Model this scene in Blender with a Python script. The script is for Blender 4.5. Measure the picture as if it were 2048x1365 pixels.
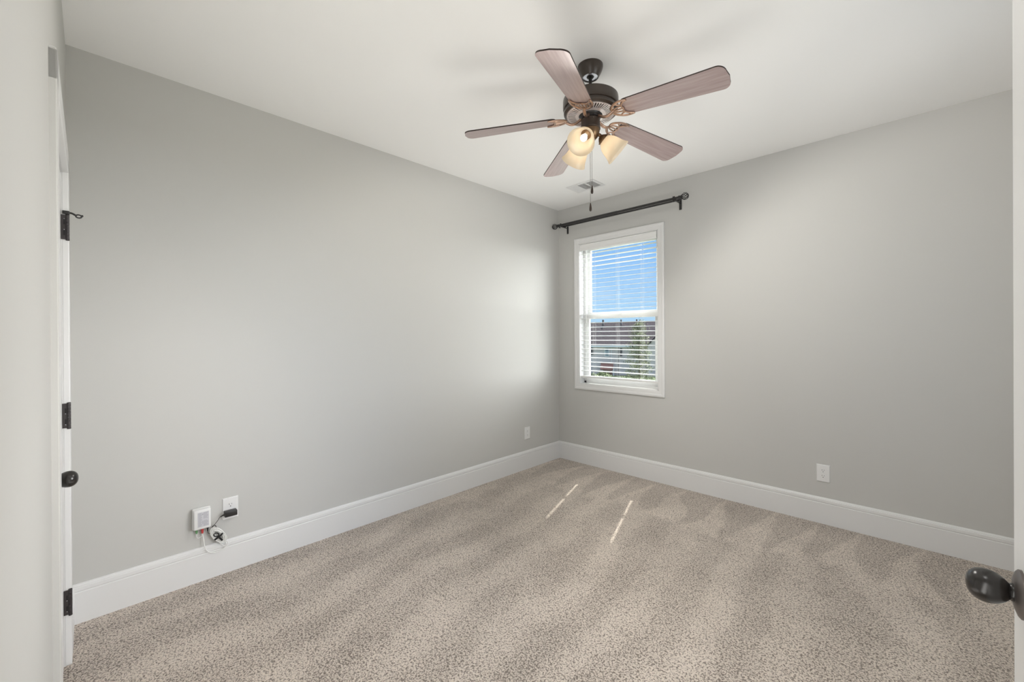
import bpy, bmesh, math, random
from mathutils import Vector, Matrix, Euler

random.seed(7)
for o in list(bpy.data.objects):
    bpy.data.objects.remove(o)
SC = bpy.context.scene
COL = SC.collection
PI = math.pi
H = 2.74                                   # ceiling height

# ------------------------------------------------------------------ camera
CAM = Vector((2.87702, -3.69206, 1.35672))
YAW, PITCH, ROLL, FPX = 0.773377, -0.0020495, -0.0056482, 837.48
F = Vector((-math.sin(YAW) * math.cos(PITCH), math.cos(YAW) * math.cos(PITCH), math.sin(PITCH)))
R0 = Vector((math.cos(YAW), math.sin(YAW), 0))
U0 = R0.cross(F)
RR = R0 * math.cos(ROLL) + U0 * math.sin(ROLL)
UU = RR.cross(F)
cam = bpy.data.cameras.new('camera')
cam.sensor_width = 36.0
cam.lens = FPX / 2048 * 36
cam.shift_y = -9.364 / 2048
cam.clip_start = 0.02
cam.clip_end = 800
co = bpy.data.objects.new('camera', cam)
COL.objects.link(co)
M = Matrix.Identity(4)
for i in range(3):
    M[i][0], M[i][1], M[i][2], M[i][3] = RR[i], UU[i], -F[i], CAM[i]
co.matrix_world = M
SC.camera = co

# ------------------------------------------------------------------ light levels
SKY_BANK_FILL, SKY_HIGH = 18.0, 1.0
SUN_E, SIDE_FILL_E, SIDE_FILL_SPREAD, DOORWAY_FILL_E, ENTRY_FILL_E = 10.0, 6.0, 110, 7.5, 20.0
LAMP_FILL_E = 26.0
CEIL_FILL_E = 62.0
UP_E = 84.0                               # unseen uplight added near the floor


# ------------------------------------------------------------------ view
SC.view_settings.view_transform = 'Standard'
SC.view_settings.look = 'None'
SC.view_settings.gamma = 1.0
SC.view_settings.exposure = 0.10
SC.view_settings.use_curve_mapping = False


# ------------------------------------------------------------------ node helpers
def nodes_of(tree):
    return tree.nodes, tree.links


def math_node(nt, op, a, b=None, clamp=False):
    n = nt.nodes.new('ShaderNodeMath')
    n.operation = op
    n.use_clamp = clamp
    for i, v in enumerate((a, b)):
        if v is None:
            continue
        if isinstance(v, (int, float)):
            n.inputs[i].default_value = v
        else:
            nt.links.new(v, n.inputs[i])
    return n.outputs[0]


def map_range(nt, v, a, b, c=0.0, d=1.0, smooth=True):
    n = nt.nodes.new('ShaderNodeMapRange')
    n.interpolation_type = 'SMOOTHSTEP' if smooth else 'LINEAR'
    nt.links.new(v, n.inputs[0])
    for i, x in enumerate((a, b, c, d)):
        n.inputs[i + 1].default_value = x
    return n.outputs[0]


def mix_col(nt, fac, a, b, mode='MIX'):
    n = nt.nodes.new('ShaderNodeMix')
    n.data_type = 'RGBA'
    n.blend_type = mode
    n.clamp_factor = True
    for s, v in ((n.inputs[0], fac), (n.inputs[6], a), (n.inputs[7], b)):
        if isinstance(v, (int, float)):
            s.default_value = v
        elif isinstance(v, (tuple, list)):
            s.default_value = (*v[:3], 1)
        else:
            nt.links.new(v, s)
    return n.outputs[2]


# ------------------------------------------------------------------ sky
world = bpy.data.worlds.new('sky')
SC.world = world
world.use_nodes = True
nt = world.node_tree
nt.nodes.clear()
tc = nt.nodes.new('ShaderNodeTexCoord')
sep = nt.nodes.new('ShaderNodeSeparateXYZ')
nt.links.new(tc.outputs['Generated'], sep.inputs[0])
blue = mix_col(nt, map_range(nt, sep.outputs[2], 0.0, 0.22), (0.46, 0.72, 0.98), (0.27, 0.54, 0.97))
mp = nt.nodes.new('ShaderNodeMapping')
mp.inputs['Scale'].default_value = (3.2, 3.2, 11.0)
mp.inputs['Location'].default_value = (0.3, 0.1, 0.2)
nt.links.new(tc.outputs['Generated'], mp.inputs[0])
nz = nt.nodes.new('ShaderNodeTexNoise')
nz.inputs['Scale'].default_value = 1.6
nz.inputs['Detail'].default_value = 5
nt.links.new(mp.outputs[0], nz.inputs[0])
wisp = math_node(nt, 'MULTIPLY', map_range(nt, nz.outputs[0], 0.46, 0.72), 0.55)
skyc = mix_col(nt, wisp, blue, (0.80, 0.90, 1.0))
# unseen brightening added to the sky: a bank right of the window, more overhead
def lobe(direction, lo, hi):
    vm = nt.nodes.new('ShaderNodeVectorMath')
    vm.operation = 'DOT_PRODUCT'
    nt.links.new(tc.outputs['Generated'], vm.inputs[0])
    vm.inputs[1].default_value = Vector(direction).normalized()
    return map_range(nt, vm.outputs['Value'], lo, hi)
bank = lobe((0.66, 0.73, 0.20), 0.74, 0.94)
high = map_range(nt, sep.outputs[2], 0.40, 0.75)
skyc = mix_col(nt, math_node(nt, 'MULTIPLY', bank, 0.9), skyc, (1.0, 0.975, 0.94))
skyc = mix_col(nt, math_node(nt, 'MULTIPLY', high, 0.7), skyc, (0.92, 0.96, 1.0))
stren = math_node(nt, 'ADD', 1.0, math_node(nt, 'ADD', math_node(nt, 'MULTIPLY', bank, SKY_BANK_FILL), math_node(nt, 'MULTIPLY', high, SKY_HIGH)))
bg = nt.nodes.new('ShaderNodeBackground')
nt.links.new(skyc, bg.inputs[0])
nt.links.new(stren, bg.inputs[1])
wo = nt.nodes.new('ShaderNodeOutputWorld')
nt.links.new(bg.outputs[0], wo.inputs[0])


# ------------------------------------------------------------------ sun and room light
def light(name, kind, loc, energy, color=(1, 1, 1), **kw):
    l = bpy.data.lights.new(name, kind)
    l.energy = energy
    l.color = color
    for k, v in kw.items():
        setattr(l, k, v)
    o = bpy.data.objects.new(name, l)
    o.location = loc
    COL.objects.link(o)
    return o


sun = light('sun', 'SUN', (-3, 9, 12), SUN_E, (1.0, 0.95, 0.88), angle=math.radians(0.53))
SUN_DIR = Vector((-0.319 * math.cos(math.radians(56.4)), 0.948 * math.cos(math.radians(56.4)), math.sin(math.radians(56.4))))
sun.rotation_euler = SUN_DIR.to_track_quat('Z', 'Y').to_euler()
# added fill light behind the made opening in the unseen right-hand wall
side_area = light('side_fill_light', 'AREA', (3.735, -1.55, 1.50), SIDE_FILL_E, (1.0, 0.98, 0.94), shape='RECTANGLE', size=1.18, size_y=1.08, spread=math.radians(SIDE_FILL_SPREAD))
side_area.rotation_euler = Vector((1, 0, -0.20)).to_track_quat('Z', 'Y').to_euler()
# added fill panel set in the entry doorway behind the camera
hall = light('doorway_fill', 'AREA', (2.80, -3.80, 1.15), DOORWAY_FILL_E, (1.0, 0.98, 0.94), shape='RECTANGLE', size=0.36, size_y=1.7)
hall.rotation_euler = Vector((0.35, -1, -0.35)).to_track_quat('Z', 'Y').to_euler()
# unseen spot added near the floor to brighten the ceiling and left side
up = light('floor_fill', 'SPOT', (1.85, -3.15, 0.15), UP_E, (1.0, 0.98, 0.94), spot_size=math.radians(150), spot_blend=0.9, shadow_soft_size=0.95)
up.rotation_euler = Vector((0.10, -0.25, -1)).to_track_quat('Z', 'Y').to_euler()
# invisible upward spot added low over the carpet to lift the ceiling
sb = light('ceiling_fill', 'SPOT', (1.25, -1.35, 0.12), CEIL_FILL_E, (1.0, 0.98, 0.94), spot_size=math.radians(112), spot_blend=1.0, shadow_soft_size=0.85)
sb.rotation_euler = Vector((0, 0, -1)).to_track_quat('Z', 'Y').to_euler()
# fill spot added out of view under the entry ceiling, aimed down
down_fill = light('entry_fill', 'SPOT', (3.0, -3.2, 2.70), ENTRY_FILL_E, (1.0, 0.985, 0.96), spot_size=math.radians(160), spot_blend=0.8, shadow_soft_size=0.25)
BULB = 7.5                                # glow of the three fan bulbs


# ------------------------------------------------------------------ materials
MATS = {}


def pmat(name, color, rough=0.5, metal=0.0, spec=0.5, **kw):
    m = bpy.data.materials.new(name)
    m.use_nodes = True
    b = m.node_tree.nodes['Principled BSDF']
    b.inputs['Base Color'].default_value = (*color, 1)
    b.inputs['Roughness'].default_value = rough
    b.inputs['Metallic'].default_value = metal
    b.inputs['Specular IOR Level'].default_value = spec
    for k, v in kw.items():
        b.inputs[k].default_value = v
    MATS[name] = m
    return m


def bump(m, scale, strength, dist, detail=3.0):
    t = m.node_tree
    b = t.nodes['Principled BSDF']
    c = t.nodes.new('ShaderNodeTexCoord')
    n = t.nodes.new('ShaderNodeTexNoise')
    n.inputs['Scale'].default_value = scale
    n.inputs['Detail'].default_value = detail
    t.links.new(c.outputs['Object'], n.inputs[0])
    bp = t.nodes.new('ShaderNodeBump')
    bp.inputs['Strength'].default_value = strength
    bp.inputs['Distance'].default_value = dist
    t.links.new(n.outputs[0], bp.inputs['Height'])
    t.links.new(bp.outputs[0], b.inputs['Normal'])
    return n


wall_paint = pmat('wall_paint', (0.575, 0.571, 0.550), 0.62, spec=0.3)
bump(wall_paint, 260, 0.12, 0.001)
ceil_paint = pmat('ceiling_paint', (0.90, 0.898, 0.885), 0.85, spec=0.15)
bump(ceil_paint, 220, 0.15, 0.001)
trim_paint = pmat('trim_paint', (0.77, 0.77, 0.765), 0.32, spec=0.45)
bump(trim_paint, 40, 0.03, 0.001)
plastic = pmat('white_plastic', (0.80, 0.80, 0.795), 0.3)
bump(plastic, 300, 0.03, 0.0005)
vinyl = pmat('white_vinyl', (0.82, 0.82, 0.81), 0.4)
bump(vinyl, 90, 0.03, 0.0005)
slat_white = pmat('blind_white', (0.84, 0.84, 0.83), 0.38)
bump(slat_white, 60, 0.04, 0.0005)
cord_white = pmat('cord_white', (0.82, 0.82, 0.80), 0.6)
black_metal = pmat('black_metal', (0.022, 0.021, 0.021), 0.38, spec=0.5)
bump(black_metal, 200, 0.06, 0.0005)
hinge_metal = pmat('hinge_bronze', (0.055, 0.048, 0.050), 0.42, metal=0.4)
bump(hinge_metal, 200, 0.06, 0.0005)
knob_metal = pmat('knob_bronze', (0.013, 0.011, 0.010), 0.24, spec=0.6)
bump(knob_metal, 120, 0.05, 0.0005)
knob_ring = pmat('knob_rose_bronze', (0.16, 0.14, 0.13), 0.38, metal=0.7)
bump(knob_ring, 120, 0.05, 0.0005)
slot_dark = pmat('slot_dark', (0.012, 0.012, 0.012), 0.8)
bronze = pmat('dark_bronze', (0.045, 0.032, 0.024), 0.30, spec=0.6)
bump(bronze, 150, 0.05, 0.0005)
antique = pmat('antique_bronze', (0.44, 0.30, 0.23), 0.28, metal=0.85)
bump(antique, 150, 0.08, 0.0005)
grille_metal = pmat('grille_bronze', (0.80, 0.73, 0.72), 0.36, metal=0.6)
bump(grille_metal, 150, 0.05, 0.0005)
fitter_metal = pmat('fitter_bronze', (0.20, 0.125, 0.07), 0.34, metal=0.8)
bump(fitter_metal, 150, 0.06, 0.0005)
steel = pmat('bright_steel', (0.72, 0.72, 0.78), 0.35, metal=0.6)
bump(steel, 150, 0.03, 0.0005)
black_plastic = pmat('black_plastic', (0.02, 0.019, 0.019), 0.4)
bump(black_plastic, 250, 0.08, 0.0005)
strap_black = pmat('strap_black', (0.012, 0.012, 0.012), 0.85)
bump(strap_black, 600, 0.4, 0.001)
green_plastic = pmat('green_plastic', (0.16, 0.36, 0.16), 0.4)
bump(green_plastic, 250, 0.05, 0.0005)
red_plastic = pmat('red_plastic', (0.62, 0.06, 0.06), 0.4)
bump(red_plastic, 250, 0.05, 0.0005)
label_grey = pmat('label_grey', (0.60, 0.60, 0.63), 0.5)
bump(label_grey, 200, 0.03, 0.0005)
print_grey = pmat('print_grey', (0.42, 0.42, 0.46), 0.6)
fob_wood = pmat('fob_wood', (0.035, 0.020, 0.014), 0.35)
bump(fob_wood, 80, 0.1, 0.0005)
chain_metal = pmat('chain_metal', (0.25, 0.23, 0.21), 0.35, metal=0.8)
bump(chain_metal, 900, 0.5, 0.001)


def wood_material():
    m = pmat('blade_wood', (0.2, 0.12, 0.1), 0.5, spec=0.5)
    t = m.node_tree
    b = t.nodes['Principled BSDF']
    c = t.nodes.new('ShaderNodeTexCoord')
    mpn = t.nodes.new('ShaderNodeMapping')
    mpn.inputs['Scale'].default_value = (2.2, 34, 34)
    t.links.new(c.outputs['Object'], mpn.inputs[0])
    n = t.nodes.new('ShaderNodeTexNoise')
    n.inputs['Scale'].default_value = 2.2
    n.inputs['Detail'].default_value = 6
    n.inputs['Distortion'].default_value = 0.6
    t.links.new(mpn.outputs[0], n.inputs[0])
    f = map_range(t, n.outputs[0], 0.32, 0.70)
    colr = mix_col(t, f, (0.290, 0.205, 0.195), (0.370, 0.285, 0.275))
    t.links.new(colr, b.inputs['Base Color'])
    b.inputs['Coat Weight'].default_value = 1.0
    b.inputs['Coat Roughness'].default_value = 0.38
    b.inputs['Coat IOR'].default_value = 1.6
    return m


blade_wood = wood_material()


def carpet_material():
    m = pmat('carpet_pile', (0.36, 0.31, 0.26), 0.95, spec=0.08)
    t = m.node_tree
    b = t.nodes['Principled BSDF']
    c = t.nodes.new('ShaderNodeTexCoord')
    # tufts
    wob = t.nodes.new('ShaderNodeTexNoise')
    wob.inputs['Scale'].default_value = 70
    wob.inputs['Detail'].default_value = 2
    t.links.new(c.outputs['Object'], wob.inputs[0])
    sc = t.nodes.new('ShaderNodeVectorMath')
    sc.operation = 'SCALE'
    sc.inputs['Scale'].default_value = 0.018
    t.links.new(wob.outputs['Color'], sc.inputs[0])
    ad = t.nodes.new('ShaderNodeVectorMath')
    t.links.new(c.outputs['Object'], ad.inputs[0])
    t.links.new(sc.outputs[0], ad.inputs[1])
    vo = t.nodes.new('ShaderNodeTexVoronoi')
    vo.inputs['Scale'].default_value = 150
    t.links.new(ad.outputs[0], vo.inputs['Vector'])
    fine = t.nodes.new('ShaderNodeTexNoise')
    fine.inputs['Scale'].default_value = 330
    fine.inputs['Detail'].default_value = 2
    t.links.new(c.outputs['Object'], fine.inputs[0])
    mid = t.nodes.new('ShaderNodeTexNoise')
    mid.inputs['Scale'].default_value = 125
    mid.inputs['Detail'].default_value = 3
    t.links.new(c.outputs['Object'], mid.inputs[0])
    # vacuum strokes: the pile lies one way, then the other; wedges run out from the window wall, long bands further in
    sx = t.nodes.new('ShaderNodeSeparateXYZ')
    t.links.new(c.outputs['Object'], sx.inputs[0])
    X, Y = sx.outputs[0], sx.outputs[1]
    big = t.nodes.new('ShaderNodeTexNoise')
    big.inputs['Scale'].default_value = 1.1
    big.inputs['Detail'].default_value = 1
    t.links.new(c.outputs['Object'], big.inputs[0])
    rag = t.nodes.new('ShaderNodeTexNoise')
    rag.inputs['Scale'].default_value = 14
    rag.inputs['Detail'].default_value = 2
    t.links.new(c.outputs['Object'], rag.inputs[0])
    ragc = math_node(t, 'SUBTRACT', rag.outputs[0], 0.5)
    away = math_node(t, 'MULTIPLY', Y, -1.0)
    ph = math_node(t, 'ADD', math_node(t, 'MULTIPLY', X, 3.6), math_node(t, 'MULTIPLY', big.outputs[0], 1.3))
    tri = math_node(t, 'MULTIPLY', math_node(t, 'PINGPONG', ph, 0.5), 2.0)
    tri = math_node(t, 'ADD', tri, math_node(t, 'MULTIPLY', ragc, 0.35))
    wedge = map_range(t, math_node(t, 'SUBTRACT', math_node(t, 'MULTIPLY', away, 1.15), tri), -0.10, 0.14)
    ph2 = math_node(t, 'ADD', math_node(t, 'ADD', math_node(t, 'MULTIPLY', X, 2.9), math_node(t, 'MULTIPLY', Y, 0.35)), math_node(t, 'MULTIPLY', big.outputs[0], 1.5))
    tri2 = math_node(t, 'MULTIPLY', math_node(t, 'PINGPONG', ph2, 0.5), 2.0)
    band = map_range(t, math_node(t, 'ADD', tri2, math_node(t, 'MULTIPLY', ragc, 0.6)), 0.30, 0.72)
    edge = map_range(t, math_node(t, 'ADD', away, math_node(t, 'ADD', math_node(t, 'MULTIPLY', big.outputs[0], 0.5), math_node(t, 'MULTIPLY', ragc, 0.12))), 0.93, 1.03)
    mixn = t.nodes.new('ShaderNodeMix')
    t.links.new(edge, mixn.inputs[0])
    t.links.new(wedge, mixn.inputs[2])
    t.links.new(band, mixn.inputs[3])
    lay = mixn.outputs[0]
    patch = t.nodes.new('ShaderNodeTexNoise')
    patch.inputs['Scale'].default_value = 2.6
    patch.inputs['Detail'].default_value = 3
    t.links.new(c.outputs['Object'], patch.inputs[0])
    # tufts with dark gaps between them; the gaps show more where the pile leans towards the viewer
    tuft = math_node(t, 'SUBTRACT', 1.0, math_node(t, 'MULTIPLY', vo.outputs['Distance'], 1.0))
    h = math_node(t, 'ADD', math_node(t, 'MULTIPLY', tuft, 0.45), math_node(t, 'MULTIPLY', mid.outputs[0], 0.75))
    h = math_node(t, 'ADD', h, math_node(t, 'MULTIPLY', fine.outputs[0], 0.35))
    lift = math_node(t, 'ADD', math_node(t, 'MULTIPLY', lay, 0.034), math_node(t, 'MULTIPLY', patch.outputs[0], 0.12))
    pit = map_range(t, math_node(t, 'ADD', h, lift), 0.68, 0.93)
    colr = mix_col(t, pit, (0.110, 0.076, 0.052), (0.690, 0.600, 0.515))
    tip = map_range(t, fine.outputs[0], 0.35, 0.70)
    colr = mix_col(t, math_node(t, 'MULTIPLY', tip, 0.30), colr, (0.84, 0.755, 0.67))
    mul = math_node(t, 'ADD', 0.86, math_node(t, 'ADD', math_node(t, 'MULTIPLY', math_node(t, 'MULTIPLY', lay, math_node(t, 'SUBTRACT', 1.9, edge)), 0.065), math_node(t, 'MULTIPLY', patch.outputs[0], 0.18)))
    comb = t.nodes.new('ShaderNodeCombineColor')
    for i in range(3):
        t.links.new(mul, comb.inputs[i])
    colr = mix_col(t, 1.0, colr, comb.outputs[0], 'MULTIPLY')
    t.links.new(colr, b.inputs['Base Color'])
    bp = t.nodes.new('ShaderNodeBump')
    bp.inputs['Strength'].default_value = 0.75
    bp.inputs['Distance'].default_value = 0.010
    t.links.new(h, bp.inputs['Height'])
    t.links.new(bp.outputs[0], b.inputs['Normal'])
    b.inputs['Sheen Weight'].default_value = 0.25
    b.inputs['Sheen Roughness'].default_value = 0.6
    return m


carpet = carpet_material()


def glass_material():
    m = bpy.data.materials.new('window_glass')
    m.use_nodes = True
    t = m.node_tree
    t.nodes.clear()
    tr = t.nodes.new('ShaderNodeBsdfTransparent')
    tr.inputs[0].default_value = (0.95, 0.965, 0.96, 1)
    gl = t.nodes.new('ShaderNodeBsdfGlossy')
    gl.inputs['Roughness'].default_value = 0.02
    lw = t.nodes.new('ShaderNodeLayerWeight')
    lw.inputs[0].default_value = 0.5
    fac = math_node(t, 'ADD', 0.035, math_node(t, 'MULTIPLY', math_node(t, 'POWER', lw.outputs['Facing'], 5.0), 0.9))
    mx = t.nodes.new('ShaderNodeMixShader')
    t.links.new(fac, mx.inputs[0])
    t.links.new(tr.outputs[0], mx.inputs[1])
    t.links.new(gl.outputs[0], mx.inputs[2])
    o = t.nodes.new('ShaderNodeOutputMaterial')
    t.links.new(mx.outputs[0], o.inputs[0])
    return m


glass = glass_material()


def shade_material():
    m = bpy.data.materials.new('frosted_amber_glass')
    m.use_nodes = True
    t = m.node_tree
    t.nodes.clear()
    c = t.nodes.new('ShaderNodeTexCoord')
    n = t.nodes.new('ShaderNodeTexNoise')
    n.inputs['Scale'].default_value = 22
    n.inputs['Detail'].default_value = 4
    t.links.new(c.outputs['Object'], n.inputs[0])
    colr = mix_col(t, map_range(t, n.outputs[0], 0.3, 0.7), (0.90, 0.82, 0.70), (0.93, 0.87, 0.76))
    tl = t.nodes.new('ShaderNodeBsdfTranslucent')
    df = t.nodes.new('ShaderNodeBsdfDiffuse')
    gl = t.nodes.new('ShaderNodeBsdfGlossy')
    gl.inputs['Roughness'].default_value = 0.25
    t.links.new(colr, tl.inputs[0])
    t.links.new(colr, df.inputs[0])
    a = t.nodes.new('ShaderNodeMixShader')
    a.inputs[0].default_value = 0.66
    t.links.new(df.outputs[0], a.inputs[1])
    t.links.new(tl.outputs[0], a.inputs[2])
    b = t.nodes.new('ShaderNodeMixShader')
    b.inputs[0].default_value = 0.05
    t.links.new(a.outputs[0], b.inputs[1])
    t.links.new(gl.outputs[0], b.inputs[2])
    o = t.nodes.new('ShaderNodeOutputMaterial')
    t.links.new(b.outputs[0], o.inputs[0])
    return m


shade_glass = shade_material()


def glow_material(name, color, strength):
    m = bpy.data.materials.new(name)
    m.use_nodes = True
    t = m.node_tree
    t.nodes.clear()
    lw = t.nodes.new('ShaderNodeLayerWeight')
    lw.inputs[0].default_value = 0.5
    e = t.nodes.new('ShaderNodeEmission')
    e.inputs[0].default_value = (*color, 1)
    e.inputs[1].default_value = strength
    o = t.nodes.new('ShaderNodeOutputMaterial')
    t.links.new(e.outputs[0], o.inputs[0])
    return m


bulb_glow = glow_material('bulb_glow', (1.0, 0.87, 0.70), BULB)

# ------------------------------------------------------------------ mesh helpers


class MB:
    """collects shapes into one mesh"""

    def __init__(self, xf=None):
        self.bm = bmesh.new()
        self.xf = xf or Matrix.Identity(4)
        self.mi = 0
        self.mats = []

    def use(self, mat):
        if mat not in self.mats:
            self.mats.append(mat)
        self.mi = self.mats.index(mat)

    def _v(self, p):
        return self.bm.verts.new(self.xf @ Vector(p))

    def face(self, vs):
        try:
            f = self.bm.faces.new(vs)
            f.material_index = self.mi
            return f
        except ValueError:
            return None

    def box(self, x0, x1, y0, y1, z0, z1, bev=0.0, seg=2):
        t = bmesh.new()
        bmesh.ops.create_cube(t, size=1.0)
        for v in t.verts:
            v.co = Vector((x0 + (v.co.x + 0.5) * (x1 - x0), y0 + (v.co.y + 0.5) * (y1 - y0), z0 + (v.co.z + 0.5) * (z1 - z0)))
        if bev > 0:
            bmesh.ops.bevel(t, geom=list(t.edges), offset=bev, segments=seg, profile=0.5, affect='EDGES')
        self.merge(t)

    def merge(self, t, xf=None):
        mp_ = {}
        for v in t.verts:
            p = (xf @ v.co) if xf else v.co
            mp_[v] = self._v(p)
        for f in t.faces:
            self.face([mp_[v] for v in f.verts])
        t.free()

    def lathe(self, prof, n=32, xf=None, cap0=False, cap1=False):
        """prof: (r, z) list, revolved about z"""
        xf = xf or Matrix.Identity(4)
        rings = []
        for r, z in prof:
            if r < 1e-6:
                rings.append([self._v(xf @ Vector((0, 0, z)))])
            else:
                rings.append([self._v(xf @ Vector((r * math.cos(2 * PI * k / n), r * math.sin(2 * PI * k / n), z))) for k in range(n)])
        for a, b in zip(rings, rings[1:]):
            for k in range(n):
                k2 = (k + 1) % n
                if len(a) == 1 and len(b) == 1:
                    continue
                if len(a) == 1:
                    self.face([a[0], b[k2], b[k]])
                elif len(b) == 1:
                    self.face([a[k], a[k2], b[0]])
                else:
                    self.face([a[k], a[k2], b[k2], b[k]])
        if cap0 and len(rings[0]) > 1:
            self.face(list(reversed(rings[0])))
        if cap1 and len(rings[-1]) > 1:
            self.face(rings[-1])

    def tube(self, pts, r, n=10, caps=True, flat=1.0):
        """round tube along points; r a number or a list; flat squashes it along z-ish"""
        P = [Vector(p) for p in pts]
        rs = r if isinstance(r, (list, tuple)) else [r] * len(P)
        T = []
        for i in range(len(P)):
            a = P[max(i - 1, 0)]
            b = P[min(i + 1, len(P) - 1)]
            T.append((b - a).normalized())
        up = Vector((0, 0, 1)) if abs(T[0].z) < 0.9 else Vector((1, 0, 0))
        nrm = (up - T[0] * up.dot(T[0])).normalized()
        rings = []
        for i, p in enumerate(P):
            nrm = (nrm - T[i] * nrm.dot(T[i])).normalized()
            bi = T[i].cross(nrm)
            rings.append([self._v(p + (nrm * math.cos(2 * PI * k / n) * flat + bi * math.sin(2 * PI * k / n)) * rs[i]) for k in range(n)])
        for a, b in zip(rings, rings[1:]):
            for k in range(n):
                k2 = (k + 1) % n
                self.face([a[k], a[k2], b[k2], b[k]])
        if caps:
            self.face(list(reversed(rings[0])))
            self.face(rings[-1])

    def prism(self, outline, z0, z1, xf=None):
        """polygon outline (x, y) extruded along z"""
        xf = xf or Matrix.Identity(4)
        a = [self._v(xf @ Vector((x, y, z0))) for x, y in outline]
        b = [self._v(xf @ Vector((x, y, z1))) for x, y in outline]
        n = len(outline)
        self.face(list(reversed(a)))
        self.face(b)
        for k in range(n):
            k2 = (k + 1) % n
            self.face([a[k], a[k2], b[k2], b[k]])

    def sweep(self, prof, p0, p1, out):
        """trim profile (d, z): d along `out`, swept from p0 to p1"""
        p0, p1, out = Vector(p0), Vector(p1), Vector(out)
        a = [self._v(p0 + out * d + Vector((0, 0, z))) for d, z in prof]
        b = [self._v(p1 + out * d + Vector((0, 0, z))) for d, z in prof]
        n = len(prof)
        for k in range(n):
            k2 = (k + 1) % n
            self.face([a[k], a[k2], b[k2], b[k]])
        self.face(a)
        self.face(list(reversed(b)))

    def obj(self, name, mat=None, parent=None, smooth=False, angle=40):
        bm = self.bm
        bmesh.ops.recalc_face_normals(bm, faces=list(bm.faces))
        me = bpy.data.meshes.new(name)
        bm.to_mesh(me)
        bm.free()
        if self.mats:
            for m in self.mats:
                me.materials.append(m)
        elif mat:
            me.materials.append(mat)
        if smooth:
            for p in me.polygons:
                p.use_smooth = True
            try:
                me.set_sharp_from_angle(angle=math.radians(angle))
            except Exception:
                pass
        o = bpy.data.objects.new(name, me)
        COL.objects.link(o)
        if parent is not None:
            o.parent = parent
            o.matrix_parent_inverse = parent.matrix_basis.inverted()
        return o


def thing(name, label, cat, loc=(0, 0, 0), group=None, kind=None):
    o = bpy.data.objects.new(name, None)
    o.empty_display_size = 0.05
    COL.objects.link(o)
    o.location = loc
    return tag(o, label, cat, group, kind)


def tag(o, label, cat, group=None, kind=None):
    o['label'] = label
    o['category'] = cat
    if group:
        o['group'] = group
    if kind:
        o['kind'] = kind
    return o


def spline(pts, n=8):
    """Catmull-Rom through the points"""
    P = [Vector(p) for p in pts]
    P = [P[0] * 2 - P[1]] + P + [P[-1] * 2 - P[-2]]
    out = []
    for i in range(1, len(P) - 2):
        for k in range(n):
            t = k / n
            a, b, c, d = P[i - 1], P[i], P[i + 1], P[i + 2]
            out.append(0.5 * ((2 * b) + (c - a) * t + (2 * a - 5 * b + 4 * c - d) * t * t + (3 * b - a - 3 * c + d) * t ** 3))
    out.append(P[-2])
    return out


def at(px, py, depth):
    """world point seen at pixel (px, py) of the photograph, so far in front of the camera"""
    return CAM + (F + RR * ((px - 1024) / FPX) - UU * ((py - 673.14) / FPX)) * depth


def axis_xf(origin, direction, roll=0.0):
    q = Vector(direction).to_track_quat('Z', 'Y')
    return Matrix.Translation(Vector(origin)) @ q.to_matrix().to_4x4() @ Matrix.Rotation(roll, 4, 'Z')


# ================================================================== ROOM SHELL
XR, YB = 3.62, -4.9                       # right wall, end of the hall behind the camera
WIN = (0.280, 1.155, 0.842, 2.322)        # window opening x0 x1 z0 z1

b = MB()
b.box(-0.12, XR + 0.12, YB - 0.1, 0.14, -0.12, 0.0)
tag(b.obj('floor', carpet), 'beige plush carpet with vacuum marks covering the bedroom floor', 'carpet', kind='structure')
b = MB()
b.box(-0.12, XR + 0.12, YB - 0.1, 0.14, H, H + 0.12)
tag(b.obj('ceiling', ceil_paint), 'flat off-white ceiling above the fan', 'ceiling', kind='structure')
b = MB()
b.box(-0.12, 0.0, YB - 0.1, 0.14, 0, H)
tag(b.obj('wall_left', wall_paint), 'long pale grey wall on the left with the cable box', 'wall', kind='structure')
b = MB()
b.box(0.0, WIN[0], 0.0, 0.14, 0, H)
b.box(WIN[1], XR, 0.0, 0.14, 0, H)
b.box(WIN[0], WIN[1], 0.0, 0.14, 0, WIN[2])
b.box(WIN[0], WIN[1], 0.0, 0.14, WIN[3], H)
tag(b.obj('wall_window', wall_paint), 'pale grey wall on the right holding the window', 'wall', kind='structure')
b = MB()
b.box(XR, XR + 0.12, YB - 0.1, -2.15, 0, H)
b.box(XR, XR + 0.12, -0.95, 0.14, 0, H)
b.box(XR, XR + 0.12, -2.15, -0.95, 0, 0.95)
b.box(XR, XR + 0.12, -2.15, -0.95, 2.05, H)
tag(b.obj('wall_right', wall_paint), 'pale grey side wall beyond the right edge of the view', 'wall', kind='structure')

# back wall: very slightly out of square; everything on it is built in its own frame (u along, v into the room)
BW = Matrix.Translation((0, -3.7436, 0)) @ Matrix.Rotation(-0.0068, 4, 'Z')
DOOR_U = (0.345, 1.163)
DOOR_Z = 2.045
b = MB(BW)
b.box(0.0, DOOR_U[0], -0.115, 0, 0, H)
b.box(DOOR_U[0], DOOR_U[1], -0.115, 0, DOOR_Z, H)
b.box(DOOR_U[1], 2.62, -0.115, 0, 0, H)
b.box(2.62, 3.00, -0.115, 0, 2.08, H)
tag(b.obj('wall_back', wall_paint), 'pale grey wall at the far left edge around the closet door', 'wall', kind='structure')
b = MB()
b.box(3.00, XR, -3.86, -3.615, 0, H)
tag(b.obj('wall_entry', wall_paint), 'short grey wall return beside the open right-hand door', 'wall', kind='structure')
b = MB()
b.box(-0.12, XR + 0.12, YB - 0.12, YB, 0, H)
tag(b.obj('wall_hall', wall_paint), 'pale grey hall wall behind the viewpoint', 'wall', kind='structure')

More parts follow.
